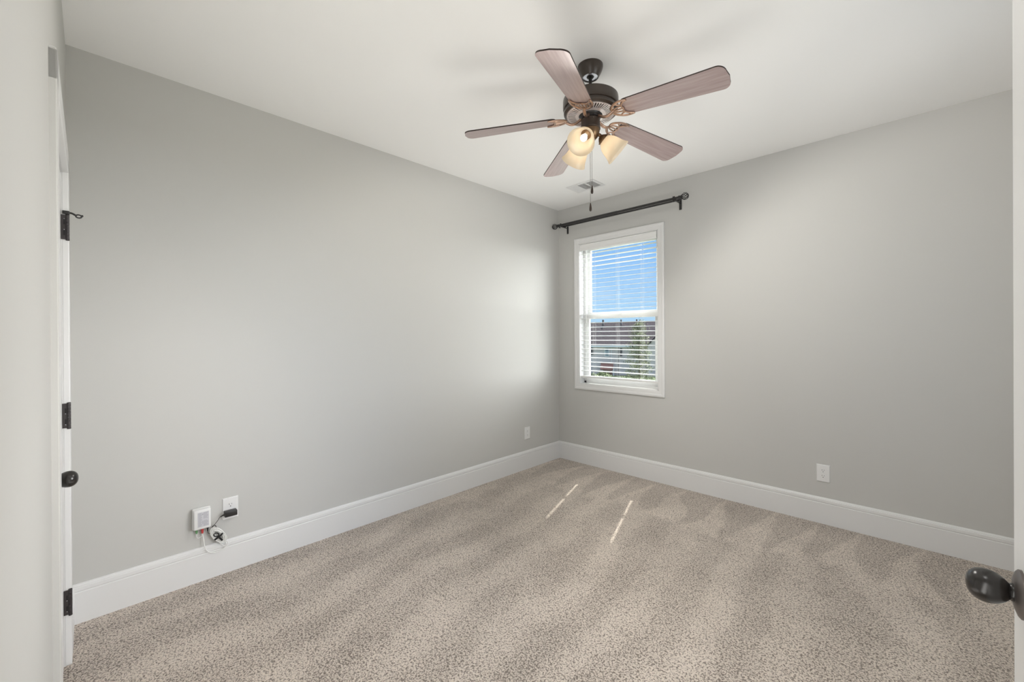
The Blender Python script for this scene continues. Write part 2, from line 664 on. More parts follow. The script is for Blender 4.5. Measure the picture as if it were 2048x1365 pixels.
w2 = thing('added_side_window', 'added white framed opening for fill light in the unseen side wall', 'window', (XR, -1.55, 0.95), kind='structure')  # added opening, out of view, made to let fill light in
b = MB()
for ya, yb, za, zb_ in ((-2.23, -2.15, 0.87, 2.13), (-0.95, -0.87, 0.87, 2.13), (-2.15, -0.95, 0.87, 0.95), (-2.15, -0.95, 2.05, 2.13)):
    b.box(XR - 0.016, XR, ya, yb, za, zb_, 0.002, 1)
b.obj('window_casing', trim_paint, w2)

# baseboards
BH = 0.1855
BPROF = [(0, 0), (0.016, 0), (0.016, BH - 0.040), (0.0135, BH - 0.037), (0.0135, BH - 0.034), (0.0165, BH - 0.031),
         (0.0160, BH - 0.015), (0.0125, BH - 0.012), (0.0125, BH - 0.009), (0.009, BH - 0.003), (0.004, BH), (0, BH)]
b = MB()
b.sweep(BPROF, (0, 0, 0), (0, -3.744, 0), (1, 0, 0))
tag(b.obj('baseboard_left', trim_paint), 'tall white baseboard with grooved top along the left wall', 'baseboard', kind='structure')
b = MB()
b.sweep(BPROF, (0, 0, 0), (XR, 0, 0), (0, -1, 0))
tag(b.obj('baseboard_window', trim_paint), 'tall white baseboard with grooved top below the window', 'baseboard', kind='structure')
b = MB(BW)
b.sweep(BPROF, (0.0, 0, 0), (DOOR_U[0] - 0.078, 0, 0), (0, 1, 0))
b.sweep(BPROF, (DOOR_U[1] + 0.078, 0, 0), (2.62, 0, 0), (0, 1, 0))
tag(b.obj('baseboard_back', trim_paint), 'short white baseboard between closet door trim and the left wall', 'baseboard', kind='structure')

# ================================================================== CLOSET DOOR (left edge)
b = MB(BW)
c0, c1, ct = DOOR_U[0] + 0.004, DOOR_U[1] - 0.004, 0.0155
for u0, u1 in ((c0 - 0.083, c0), (c1, c1 + 0.083)):
    b.box(u0, u1, -0.005, ct, 0, DOOR_Z + 0.079, 0.003)
b.box(c0 - 0.083, c1 + 0.083, -0.005, ct, DOOR_Z - 0.004, DOOR_Z + 0.083, 0.003)
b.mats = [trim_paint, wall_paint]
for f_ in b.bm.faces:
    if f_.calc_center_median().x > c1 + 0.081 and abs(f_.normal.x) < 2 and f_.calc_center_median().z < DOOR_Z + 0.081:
        f_.material_index = 1  # wall grey on the outer side face stands in for its shade
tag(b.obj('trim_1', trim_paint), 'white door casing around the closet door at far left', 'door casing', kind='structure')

d1 = thing('door_1', 'closed white closet door at the far left edge with egg knob', 'door', (0.35, -3.75, 0), kind='structure')
b = MB(BW)
b.box(DOOR_U[0], DOOR_U[0] + 0.003, -0.115, -0.001, 0, DOOR_Z)
b.box(DOOR_U[1] - 0.003, DOOR_U[1], -0.115, -0.001, 0, DOOR_Z)
b.box(DOOR_U[0], DOOR_U[1], -0.115, -0.001, DOOR_Z - 0.003, DOOR_Z)
b.obj('door_jamb', trim_paint, d1)


def panel_door(b, u0, u1, v0, v1, z0, z1):
    st, rl = 0.115, 0.13
    midz = z0 + 0.95
    b.box(u0, u0 + st, v0, v1, z0, z1, 0.0015, 1)
    b.box(u1 - st, u1, v0, v1, z0, z1, 0.0015, 1)
    for a, c in ((z0, z0 + 0.22), (midz - 0.08, midz + 0.08), (z1 - rl, z1)):
        b.box(u0 + st, u1 - st, v0, v1, a, c)
    for a, c in ((z0 + 0.22, midz - 0.08), (midz + 0.08, z1 - rl)):
        b.box(u0 + st, u1 - st, v0 + 0.009, v1 - 0.009, a, c)
        b.box(u0 + st + 0.045, u1 - st - 0.045, v0 + 0.003, v1 - 0.003, a + 0.045, c - 0.045, 0.004, 1)


b = MB(BW)
panel_door(b, DOOR_U[0] + 0.006, DOOR_U[1] - 0.006, -0.043, -0.008, 0.012, DOOR_Z - 0.006)
b.obj('door_leaf', trim_paint, d1)


def egg_knob(parent, xf, name='door_knob'):
    """xf: z axis leaves the door face"""
    b = MB()
    prof = [(0.006, 0.0), (0.0115, 0.0), (0.0115, 0.007), (0.0125, 0.0082), (0.0125, 0.0108), (0.0110, 0.0125)]
    n = 16
    for i in range(1, n + 1):
        t = i / n * PI
        z = 0.0330 - 0.0228 * math.cos(t)
        r = 0.0232 * math.sin(t) ** 0.86 * (1.0 + 0.10 * -math.cos(t))
        if z > 0.0135 and r >= 0:
            prof.append((max(r, 0.0) if i < n else 0.0, z))
    b.lathe(prof, 56, xf)
    k = b.obj(name, knob_metal, parent, smooth=True, angle=60)
    b = MB()
    b.lathe([(0.0, 0.0), (0.033, 0.0), (0.033, 0.003), (0.030, 0.0055), (0.022, 0.0082), (0.0145, 0.0092), (0.0, 0.0092)], 64, xf)
    b.obj('rose', knob_ring, k, smooth=True, angle=50)
    return k


egg_knob(d1, BW @ axis_xf((1.098, -0.008, 0.945), (0, 1, 0)))


def hinge(z, stop=False):
    hh = 0.0508
    u = DOOR_U[0] + 0.004
    b = MB(BW)
    # leaf seen from the room, with two slots, and the knuckle at its edge
    v0, v1 = -0.0075, 0.0085
    b.box(u + 0.0005, u + 0.003, v0, v1, z - hh, z + hh, 0.0006, 1)
    n = 7
    for k in range(n):
        za = z - hh + k * (2 * hh / n)
        zb = za + 2 * hh / n - 0.0012
        b.lathe([(0.0, za), (0.0058, za), (0.0058, zb), (0.0, zb)], 16, Matrix.Translation((u + 0.002, 0.0115, 0)))
    for s in (-1, 1):
        b.lathe([(0.0, 0.0), (0.0064, 0.0), (0.0056, 0.004), (0.0, 0.005)], 16,
                Matrix.Translation((u + 0.002, 0.0115, z + s * hh)) @ (Matrix.Identity(4) if s > 0 else Matrix.Rotation(PI, 4, 'X')))
    hg = b.obj('hinge', hinge_metal, d1, smooth=True, angle=35)
    for dz in (0.021, -0.024):
        b = MB(BW)
        b.box(u + 0.0028, u + 0.0034, -0.0005, 0.0042, z + dz - 0.010, z + dz + 0.010)
        b.obj('hinge_slot', slot_dark, hg)
        b = MB(BW)
        b.lathe([(0.0, 0.0), (0.0016, 0.0), (0.0012, 0.0008), (0.0, 0.001)], 10, axis_xf((u + 0.0034, 0.0018, z + dz + (0.0135 if stop else -0.0125)), (1, 0, 0)))
        b.obj('screw', steel, hg)
    if stop:
        b = MB(BW)
        zt = z + hh + 0.006
        b.box(u - 0.006, u + 0.012, -0.003, 0.018, zt - 0.003, zt + 0.010, 0.002)
        b.tube(spline([(u + 0.004, 0.010, zt + 0.004), (u + 0.004, 0.024, zt + 0.003), (u + 0.005, 0.036, zt - 0.004)], 5), [0.0058] * 11, 10, flat=0.7)
        # ring pad at the tip
        ring = [(u + 0.005 + 0.0, 0.044 + 0.0085 * math.cos(2 * PI * k / 16), zt - 0.006 + 0.0065 * math.sin(2 * PI * k / 16)) for k in range(17)]
        b.tube(ring, 0.0028, 8)
        b.tube([(u + 0.005, 0.049, zt - 0.003), (u + 0.005, 0.0575, zt - 0.002)], 0.0040, 10)
        b.obj('door_stop', black_metal, hg, smooth=True)


hinge(1.815, True)
hinge(1.035)
hinge(0.262)

# ================================================================== OPEN DOOR (right edge)
# slab frame: origin at the free edge, u runs back past the camera towards the hinge, v is the face normal towards the room
D2T = Vector((0.025, -0.999, 0)).normalized()
D2N = Vector((D2T.y, -D2T.x, 0))          # faces the left wall
D2P = Vector((2.978, -2.700, 0))
D2 = Matrix.Identity(4)
for i in range(3):
    D2[i][0], D2[i][1], D2[i][2], D2[i][3] = D2T[i], D2N[i], (0, 0, 1)[i], D2P[i]
d2 = thing('door_2', 'open white door at the right edge with black egg knob', 'door', D2P, kind='structure')
b = MB(D2)
panel_door(b, 0.0, 0.91, -0.035, 0.0, 0.012, 2.03)
b.obj('door_leaf', trim_paint, d2)
egg_knob(d2, D2 @ axis_xf((0.065, 0.0, 0.985), (0, 1, 0)))
egg_knob(d2, D2 @ axis_xf((0.065, -0.035, 0.985), (0, -1, 0)), 'outer_door_knob')
for z in (0.27, 1.03, 1.80):
    b = MB(D2)
    for k in range(5):
        za = z - 0.05 + k * 0.02
        b.lathe([(0, za), (0.006, za), (0.006, za + 0.019), (0, za + 0.019)], 14, Matrix.Translation((0.913, 0.004, 0)))
    b.box(0.9095, 0.912, -0.034, 0.0, z - 0.05, z + 0.05)
    b.obj('hinge', hinge_metal, d2, smooth=True, angle=35)

# ================================================================== WINDOW
w = thing('window_1', 'white double-hung window in white picture-frame casing near the corner', 'window', (0.7175, 0, 0.84), kind='structure')
x0, x1, z0, z1 = WIN
b = MB()
CW = 0.0585


def casing_side(b, pts, inward):
    """mitred casing board: pts outer corners; profile thicker at the outer edge"""
    pass


# four mitred boards with a stepped profile (distance from the opening, thickness)
prof = [(0.0, 0.0), (0.0, 0.010), (0.004, 0.0135), (0.030, 0.0150), (0.038, 0.0185), (0.050, 0.0185), (CW, 0.0150), (CW, 0.0)]
rings = []
for cx_, cz_, sx_, sz_ in ((x0, z0, -1, -1), (x1, z0, 1, -1), (x1, z1, 1, 1), (x0, z1, -1, 1)):
    rings.append([b._v((cx_ + sx_ * d, -t_, cz_ + sz_ * d)) for d, t_ in prof])
for k in range(4):
    A, B = rings[k], rings[(k + 1) % 4]
    for j in range(len(prof)):
        j2 = (j + 1) % len(prof)
        b.face([A[j], A[j2], B[j2], B[j]])
b.obj('window_casing', trim_paint, w)
b = MB()
t_ = 0.006
b.box(x0, x0 + t_, -0.009, 0.135, z0, z1)
b.box(x1 - t_, x1, -0.009, 0.135, z0, z1)
b.box(x0, x1, -0.009, 0.135, z1 - t_, z1)
b.box(x0, x1, -0.009, 0.135, z0, z0 + t_)
b.obj('window_jamb', trim_paint, w)
b = MB()
fx0, fx1, fz0, fz1 = x0 + t_, x1 - t_, z0 + t_, z1 - t_
for a, c in ((fx0, fx0 + 0.030), (fx1 - 0.030, fx1)):
    b.box(a, c, 0.072, 0.138, fz0, fz1, 0.002, 1)
b.box(fx0, fx1, 0.072, 0.138, fz0, fz0 + 0.022, 0.002, 1)
b.box(fx0, fx1, 0.072, 0.138, fz1 - 0.022, fz1, 0.002, 1)
b.obj('window_frame', vinyl, w)


def sash(name, ya, yb, za, zb, st, top, bot):
    b = MB()
    sx0, sx1 = fx0 + 0.024, fx1 - 0.024
    b.box(sx0, sx0 + st, ya, yb, za, zb, 0.003)
    b.box(sx1 - st, sx1, ya, yb, za, zb, 0.003)
    b.box(sx0 + st - 0.004, sx1 - st + 0.004, ya, yb, zb - top, zb, 0.003)
    b.box(sx0 + st - 0.004, sx1 - st + 0.004, ya, yb, za, za + bot, 0.003)
    s = b.obj(name, vinyl, w)
    b = MB()
    ym = (ya + yb) / 2
    b.box(sx0 + st - 0.006, sx1 - st + 0.006, ym - 0.002, ym + 0.002, za + bot - 0.006, zb - top + 0.006)
    b.obj('pane', glass, s)
    return s


sash('upper_sash', 0.106, 0.132, 1.555, fz1 - 0.018, 0.040, 0.040, 0.042)
ls = sash('lower_sash', 0.076, 0.102, fz0 + 0.018, 1.575, 0.040, 0.048, 0.052)
b = MB()
b.box(0.700, 0.735, 0.070, 0.078, 1.560, 1.576, 0.003)
b.obj('sash_lock', vinyl, ls)

# ------------------------------------------------------------------ blind
bl = thing('window_blind', 'white horizontal slat blind lowered over the window with slats open', 'blind', (0.7175, 0.03, 2.32))
bx0, bx1 = x0 + 0.010, x1 - 0.010
b = MB()
b.box(bx0, bx1, 0.010, 0.056, 2.268, 2.314, 0.002, 1)
b.obj('headrail', slat_white, bl)
b = MB()
b.sweep([(0.0, 2.246), (0.007, 2.246), (0.0095, 2.252), (0.0095, 2.262), (0.008, 2.266), (0.008, 2.298), (0.0105, 2.302), (0.0105, 2.312), (0.0, 2.316)],
        (bx0 - 0.002, 0.002, 0), (bx1 - 0.004, 0.002, 0), (0, -1, 0))
b.box(bx1 - 0.006, bx1 - 0.002, -0.006, 0.030, 2.246, 2.316)
b.obj('valance', slat_white, bl)
# slats: thin, gently crowned, with a cord hole at the two outer ladders
LAD = (0.438, 0.716, 0.978)
HOLE = 0.0105
b = MB()
ns = 28
zs = [2.215 - k * 0.0457 for k in range(ns)]


def slat_piece(b, xa, xb, ya, yb, z, tilt):
    n = 4
    top, bot = [], []
    for k in range(n + 1):
        y = ya + (yb - ya) * k / n
        s = (y - 0.033) / 0.025
        zz = z + 0.0022 * (1 - s * s) + tilt * (y - 0.033)
        top.append((y, zz + 0.00135))
        bot.append((y, zz - 0.00135))
    loop = top + bot[::-1]
    A = [b._v((xa, y, q)) for y, q in loop]
    B = [b._v((xb, y, q)) for y, q in loop]
    m = len(loop)
    for k in range(m):
        k2 = (k + 1) % m
        b.face([A[k], A[k2], B[k2], B[k]])
    b.face(A)
    b.face(B[::-1])


for i, z in enumerate(zs):
    tl = 0.12 + random.uniform(-0.02, 0.02) - (0.10 if i < 4 else 0.0) - 0.004 * max(0, i - 9)
    xs = [bx0 + 0.002, LAD[0] - HOLE, LAD[0] + HOLE, LAD[2] - HOLE, LAD[2] + HOLE, bx1 - 0.002]
    ya, yb = 0.008, 0.058
    for k in range(5):
        if k in (1, 3):
            slat_piece(b, xs[k], xs[k + 1], ya, ya + 0.004, z, tl)
            slat_piece(b, xs[k], xs[k + 1], yb - 0.004, yb, z, tl)
        else:
            slat_piece(b, xs[k], xs[k + 1], ya, yb, z, tl)
b.obj('slats', slat_white, bl)
b = MB()
b.box(bx0 + 0.002, bx1 - 0.002, 0.008, 0.058, 0.906, 0.926, 0.004)
b.obj('bottom_rail', slat_white, bl)
for lx in LAD:
    b = MB()
    for y in (0.0065, 0.0595):
        b.tube([(lx - 0.004, y, 2.27), (lx - 0.004, y, 0.915)], 0.0005, 5)
        b.tube([(lx + 0.006, y, 2.27), (lx + 0.006, y, 0.915)], 0.0004, 5)
    b.tube([(lx - 0.002, 0.033, 2.27), (lx - 0.002, 0.033, 0.92)], 0.0006, 5)
    b.obj('ladder_cord', cord_white, bl)
b = MB()
b.tube([(bx0 + 0.085, -0.004, 2.250), (bx0 + 0.085, -0.006, 1.45)], 0.0022, 8)
b.obj('tilt_wand', cord_white, bl)

# ================================================================== CURTAIN ROD
cr = thing('curtain_rod', 'black double curtain rod with cage ball finials above the window', 'curtain rod', (0.75, -0.01, 2.53))
RY, RZ = -0.115, 2.533
b = MB()
b.tube([(0.085, RY, RZ), (0.80, RY, RZ)], 0.0125, 20)
b.tube([(0.80, RY, RZ), (1.405, RY, RZ)], 0.0110, 20)
b.obj('front_rod', black_metal, cr, smooth=True)
b = MB()
b.tube([(0.105, -0.050, 2.533), (1.385, -0.050, 2.533)], 0.0080, 16)
for xx in (0.105, 1.385):
    b.lathe([(0, -0.006), (0.010, -0.006), (0.010, 0.006), (0, 0.006)], 14, axis_xf((xx, -0.050, 2.533), (1, 0, 0)))
b.obj('back_rod', black_metal, cr, smooth=True)
for s, xe in ((-1, 0.085), (1, 1.405)):
    b = MB()
    xf = axis_xf((xe, RY, RZ), (s, 0, 0))
    b.lathe([(0.0, -0.012), (0.0155, -0.012), (0.0165, -0.004), (0.0130, 0.000), (0.0130, 0.005), (0.0160, 0.008), (0.0150, 0.013), (0.009, 0.016), (0.0, 0.016)], 24, xf)
    rad = 0.0285
    c = 0.016 + rad - 0.002
    nw = 8
    for k in range(nw):
        pts = []
        for j in range(17):
            th = j / 16 * PI
            ph = 2 * PI * k / nw + (j / 16) * 0.85 * PI
            pts.append(xf @ Vector((rad * math.sin(th) * math.cos(ph), rad * math.sin(th) * math.sin(ph), c - rad * math.cos(th))))
        b.tube(pts, 0.0027, 6)
    b.lathe([(0, c + rad - 0.004), (0.005, c + rad - 0.003), (0.005, c + rad + 0.002), (0, c + rad + 0.004)], 12, xf)
    b.obj('finial', black_metal, cr, smooth=True)
for xb in (0.132, 1.362):
    b = MB()
    b.box(xb - 0.011, xb + 0.011, -0.006, 0.0, 2.458, 2.538, 0.0015, 1)
    b.box(xb - 0.008, xb + 0.008, -0.112, -0.004, 2.5135, 2.5175, 0.001, 1)
    for yy, rr in ((RY, 0.0155), (-0.050, 0.0115)):
        arc = [(xb, yy + rr * math.cos(a), 2.533 + rr * math.sin(a)) for a in [PI * 0.92 + k * (PI * 1.16) / 14 for k in range(15)]]
        b.tube(arc, 0.0042, 8)
    br = b.obj('bracket', black_metal, cr, smooth=True, angle=30)
    b = MB()
    b.tube([(xb - 0.012, RY - 0.010, 2.522), (xb - 0.012, RY - 0.012, 2.506)], 0.0055, 12)
    b.lathe([(0, 0), (0.008, 0.001), (0.009, 0.004), (0.006, 0.007), (0, 0.007)], 14, axis_xf((xb - 0.012, RY - 0.0115, 2.509), (0, -0.2, -1)))
    b.obj('thumb_screw', black_metal, br, smooth=True)
    b = MB()
    b.box(xb - 0.022, xb - 0.002, RY - 0.003, RY + 0.003, 2.543, 2.553, 0.001, 1)
    b.obj('retaining_tab', black_metal, br)
    for zz in (2.470, 2.498):
        b = MB()
        b.lathe([(0, 0), (0.0032, 0), (0.0024, 0.0014), (0, 0.0018)], 12, axis_xf((xb, -0.006, zz), (0, -1, 0)))
        b.obj('screw', black_metal, br, smooth=True)

# ================================================================== OUTLETS


def wall_frame(pos, normal):
    """local x along the wall (right when facing it), y up, z out of the wall"""
    n = Vector(normal)
    up = Vector((0, 0, 1))
    rt = up.cross(n)
    m = Matrix.Identity(4)
    for i in range(3):
        m[i][0], m[i][1], m[i][2], m[i][3] = rt[i], up[i], n[i], pos[i]
    return m


def outlet(pos, normal, label):
    xf = wall_frame(pos, normal)
    o = thing('wall_outlet', label, 'outlet', pos, 'white duplex outlets on the walls')
    t = bmesh.new()
    bmesh.ops.create_cube(t, size=1.0)
    for v in t.verts:
        k = 1.0 if v.co.z < 0 else 0.90
        k2 = 1.0 if v.co.z < 0 else 0.935
        v.co = Vector((v.co.x * 0.080 * k, v.co.y * 0.124 * k2, 0.0 if v.co.z < 0 else 0.0062))
    bmesh.ops.bevel(t, geom=list(t.edges), offset=0.0012, segments=2, profile=0.6, affect='EDGES')
    b = MB(xf)
    b.merge(t)
    b.obj('wall_plate', plastic, o)
    for s in (1, -1):
        cy = s * 0.0195
        out = []
        for k in range(40):
            a = 2 * PI * k / 40
            x_, y_ = 0.0172 * math.cos(a), 0.0172 * math.sin(a)
            y_ = max(-0.0142, min(0.0142, y_))
            out.append((x_, cy + y_))
        b = MB(xf)
        b.prism(out, 0.005, 0.0078)
        r = b.obj('receptacle', plastic, o)
        b = MB(xf)
        b.box(-0.0072, -0.0052, cy + 0.0005, cy + 0.0085, 0.0074, 0.0080)
        b.box(0.0052, 0.0070, cy + 0.0010, cy + 0.0078, 0.0074, 0.0080)
        b.lathe([(0, 0.0074), (0.0026, 0.0074), (0.0026, 0.0080), (0, 0.0080)], 14, Matrix.Translation((0, cy - 0.0075, 0)))
        b.obj('slot', slot_dark, r)
    b = MB(xf)
    b.lathe([(0, 0.006), (0.0032, 0.006), (0.0026, 0.0074), (0, 0.0078)], 14)
    b.obj('screw', plastic, o)
    return o


outlet((2.3755, 0.0, 0.3585), (0, -1, 0), 'white duplex outlet alone on the window wall right of the window')
outlet((0.0, -0.5325, 0.3600), (1, 0, 0), 'small-looking white outlet on the left wall close to the far corner')
OUT = (0.0, -3.0995, 0.3640)
outlet(OUT, (1, 0, 0), 'white outlet on the left wall with the black adapter plugged in')

# ================================================================== CABLE BOX, ADAPTER, CABLES (left wall)
bxf = wall_frame((0.0, -3.2385, 0.3560), (1, 0, 0))   # local x runs along +y (towards the window), y up, z out
nb = thing('network_box', 'white wall-mounted cable terminal box left of the adapter outlet', 'network box', (0.0, -3.2385, 0.356))
b = MB(bxf)
b.box(-0.041, 0.041, -0.062, 0.054, 0.0, 0.022, 0.006, 3)
b.obj('back_shell', plastic, nb, smooth=True, angle=50)
b = MB(bxf)
b.box(-0.0385, 0.0385, -0.056, 0.051, 0.018, 0.048, 0.006, 3)
b.obj('cover', plastic, nb, smooth=True, angle=50)
b = MB(bxf)
b.box(-0.022, 0.029, -0.042, 0.038, 0.0475, 0.0484)
lb = b.obj('printed_panel', label_grey, nb)
b = MB(bxf)
for k in range(17):
    yy = 0.034 - k * 0.0044
    for xa, xb in ((-0.019, -0.002 - 0.004 * (k % 3 == 1)), (0.004, 0.026 - 0.006 * (k % 4 == 2))):
        if k in (8, 9) and xa > 0:
            continue
        b.box(xa, xb, yy - 0.0011, yy + 0.0011, 0.0484, 0.0486)
b.obj('fine_print', print_grey, lb)
b = MB(bxf)
b.lathe([(0, 0.0484), (0.0035, 0.0484), (0.0035, 0.0488), (0, 0.0488)], 16, Matrix.Translation((0.0005, 0.026, 0)))
b.obj('printed_mark', print_grey, lb)
b = MB(bxf)
b.box(-0.0005, 0.0025, -0.028, -0.010, 0.0484, 0.0488)
b.obj('printed_mark', print_grey, lb)
for xx, rr in ((-0.022, 0.0045), (0.004, 0.0060), (0.028, 0.0038)):
    b = MB(bxf)
    b.box(xx - rr, xx + rr, -0.0630, -0.0610, 0.010, 0.022)
    b.obj('port', slot_dark, nb)


def plug(name, xx, r0, r1, length, mat, label, cat, zc=0.016):
    o = thing(name, label, cat, bxf @ Vector((xx, -0.062, zc)))
    b = MB(bxf)
    xf = axis_xf((xx, -0.0605, zc), (0, -1, 0))
    b.lathe([(0, 0), (r0, 0), (r0, length * 0.35), (r0 * 0.92, length * 0.40), (r0 * 0.92, length * 0.60), (r1, length), (0, length)], 18, xf)
    return o, b


# green connector with its short white lead
o, b = plug('green_connector', -0.022, 0.0062, 0.0034, 0.024, green_plastic, 'green cable plug under the left side of the white box', 'cable plug')
b.obj('plug_body', green_plastic, o, smooth=True)
b = MB(bxf)
b.tube(spline([(-0.022, -0.083, 0.016), (-0.0215, -0.100, 0.015), (-0.017, -0.111, 0.012), (-0.008, -0.114, 0.007), (0.006, -0.108, 0.003)], 7), 0.0015, 8)
b.obj('lead', cord_white, o, smooth=True)
o, b = plug('red_connector', 0.004, 0.0068, 0.0042, 0.030, red_plastic, 'red cable plug under the middle of the white box', 'cable plug')
b.obj('plug_body', red_plastic, o, smooth=True)

# white patch cable: drops from the red plug, loops across the baseboard and up into a coil held by a black strap
pc = thing('patch_cable', 'coiled white cable hanging below the outlet over the baseboard', 'cable', bxf @ Vector((0.08, -0.13, 0.02)))
b = MB(bxf)
CC = Vector((0.0770, -0.1240, 0.0))       # coil centre in the box frame
ca, sa = math.cos(math.radians(-56)), math.sin(math.radians(-56))


def coil_pt(a, ra, rb, z):
    x_, y_ = ra * math.cos(a), rb * math.sin(a)
    return (CC.x + x_ * ca - y_ * sa, CC.y + x_ * sa + y_ * ca, z)


b.tube(spline([(0.004, -0.089, 0.016), (0.008, -0.120, 0.020), (0.011, -0.155, 0.026), (0.020, -0.186, 0.029), (0.038, -0.205, 0.029), (0.066, -0.213, 0.029),
               (0.097, -0.206, 0.028), (0.117, -0.191, 0.028), (0.120, -0.174, 0.027), coil_pt(0.15, 0.056, 0.027, 0.025)], 8), 0.0023, 8)
pts = []
turns = 9
for k in range(turns * 28 + 1):
    a = 2 * PI * k / 28
    tt = k / (turns * 28)
    u_ = abs(((tt * 2.6) % 1.0) * 2 - 1)
    ra = 0.030 + 0.029 * u_
    rb = 0.011 + 0.017 * u_
    pts.append(coil_pt(a, ra, rb, 0.0185 + 0.008 * (0.5 + 0.5 * math.sin(a * 0.41 + tt * 9))))
b.tube(pts, 0.0022, 8)
b.tube(spline([coil_pt(-0.9, 0.050, 0.026, 0.025), (0.092, -0.182, 0.026), (0.104, -0.192, 0.027), (0.111, -0.186, 0.026), (0.112, -0.174, 0.026)], 7), 0.0018, 8)
b.obj('cable_run', cord_white, pc, smooth=True)
st = thing('cable_strap', 'black fabric strap tied round the coiled white cable', 'cable strap', bxf @ Vector((0.077, -0.13, 0.03)))
b = MB(bxf)


def strap_path(pts, wd, th):
    """flat band: pts in the box frame, width wd in the picture plane"""
    P = [Vector(p) for p in pts]
    L, Rr = [], []
    for i, p in enumerate(P):
        a = P[max(0, i - 1)]
        c = P[min(len(P) - 1, i + 1)]
        tdir = (c - a).normalized()
        side = tdir.cross(Vector((0, 0, 1))).normalized()
        L.append(p + side * wd / 2)
        Rr.append(p - side * wd / 2)
    dz = Vector((0, 0, th))
    q = [[b._v(L[i]), b._v(Rr[i]), b._v(Rr[i] + dz), b._v(L[i] + dz)] for i in range(len(P))]
    for a, c in zip(q, q[1:]):
        for k in range(4):
            k2 = (k + 1) % 4
            b.face([a[k], a[k2], c[k2], c[k]])
    b.face(q[0])
    b.face(q[-1][::-1])


strap_path(spline([(0.057, -0.143, 0.027), (0.068, -0.135, 0.031), (0.085, -0.125, 0.031), (0.097, -0.116, 0.028)], 5), 0.0095, 0.002)
strap_path(spline([(0.080, -0.136, 0.029), (0.088, -0.148, 0.029), (0.095, -0.158, 0.027)], 5), 0.0085, 0.002)
b.tube([(0.066 + 0.0120 * math.cos(2 * PI * k / 20), -0.116 + 0.0095 * math.sin(2 * PI * k / 20) - 0.003 * math.cos(2 * PI * k / 20), 0.0285) for k in range(21)], 0.0027, 8)
b.obj('strap_band', strap_black, st)

# black power adapter on the lower receptacle with its cord to the box
ap = thing('power_adapter', 'black plug-in power adapter on the lower half of the outlet', 'power adapter', (0.0, -3.105, 0.345))
axf = wall_frame((0.0, -3.1035, 0.3450), (1, 0, 0))
b = MB(axf)
b.box(-0.030, 0.030, -0.017, 0.013, 0.0078, 0.047, 0.003, 2)
b.obj('adapter_body', black_plastic, ap, smooth=True, angle=50)
b = MB(axf)
b.tube([(-0.029, -0.004, 0.026), (-0.038, -0.006, 0.026), (-0.050, -0.011, 0.026)], [0.0042, 0.0036, 0.0022], 12)
b.obj('strain_relief', black_plastic, ap, smooth=True)
b = MB()
pth = [axf @ Vector((-0.048, -0.010, 0.026)), axf @ Vector((-0.055, -0.016, 0.026))] + [bxf @ Vector(v) for v in (
    (0.0755, -0.036, 0.026), (0.060, -0.056, 0.024), (0.048, -0.074, 0.016), (0.044, -0.084, 0.009), (0.049, -0.078, 0.006), (0.055, -0.069, 0.006),
    (0.064, -0.069, 0.005), (0.070, -0.080, 0.004), (0.064, -0.105, 0.004), (0.048, -0.114, 0.005), (0.038, -0.104, 0.010), (0.030, -0.098, 0.015), (0.0282, -0.085, 0.016))]
b.tube(spline(pth, 7), 0.0014, 8)
b.obj('cord', black_plastic, ap, smooth=True)
b = MB(bxf)
b.lathe([(0, 0), (0.0056, 0), (0.0056, 0.008), (0.0044, 0.010), (0.0024, 0.026), (0, 0.026)], 16, axis_xf((0.028, -0.0605, 0.016), (0, -1, 0)))
b.obj('barrel_plug', black_plastic, ap, smooth=True)

# ================================================================== CEILING REGISTER
vt = thing('ceiling_vent', 'white rectangular air register on the ceiling above the window corner', 'air vent', (0.654, -0.431, H))
vx0, vx1, vy0, vy1 = 0.503, 0.806, -0.533, -0.330
b = MB()
inn = 0.028
zb = H - 0.007
b.box(vx0, vx1, vy0, vy0 + inn, zb, H, 0.002, 1)
b.box(vx0, vx1, vy1 - inn, vy1, zb, H, 0.002, 1)
b.box(vx0, vx0 + inn, vy0 + inn, vy1 - inn, zb, H, 0.002, 1)
b.box(vx1 - inn, vx1, vy0 + inn, vy1 - inn, zb, H, 0.002, 1)
lx = (vx1 - vx0 - 2 * inn - 2 * 0.012) / 3
for k in (1, 2):
    xa = vx0 + inn + k * lx + (k - 1) * 0.012
    b.box(xa, xa + 0.012, vy0 + inn, vy1 - inn, zb, H)
b.obj('vent_frame', trim_paint, vt)
vgrey = pmat('vent_interior', (0.74, 0.74, 0.73), 0.8)
for k in range(3):
    b = MB()
    xa = vx0 + inn + k * (lx + 0.012)
    n = 11
    for j in range(n):
        if k == 1:
            yy = vy0 + inn + (j + 0.5) * (vy1 - vy0 - 2 * inn) / n
            b.merge_ = None
            t = bmesh.new()
            bmesh.ops.create_cube(t, size=1.0)
            for v in t.verts:
                v.co = Vector((v.co.x * lx, v.co.y * 0.011, v.co.z * 0.001))
            b.merge(t, Matrix.Translation((xa + lx / 2, yy, H - 0.0045)) @ Matrix.Rotation(math.radians(32), 4, 'X'))
        else:
            xx = xa + (j + 0.5) * lx / n
            t = bmesh.new()
            bmesh.ops.create_cube(t, size=1.0)
            for v in t.verts:
                v.co = Vector((v.co.x * 0.0068, v.co.y * (vy1 - vy0 - 2 * inn), v.co.z * 0.001))
            b.merge(t, Matrix.Translation((xx, (vy0 + vy1) / 2, H - 0.0045)) @ Matrix.Rotation(math.radians(-35 if k == 0 else 35), 4, 'Y'))
    b.obj('louvre', trim_paint, vt)
b = MB()
b.box(vx0 + inn, vx1 - inn, vy0 + inn, vy1 - inn, H - 0.0012, H)
b.obj('vent_throat', vgrey, vt)

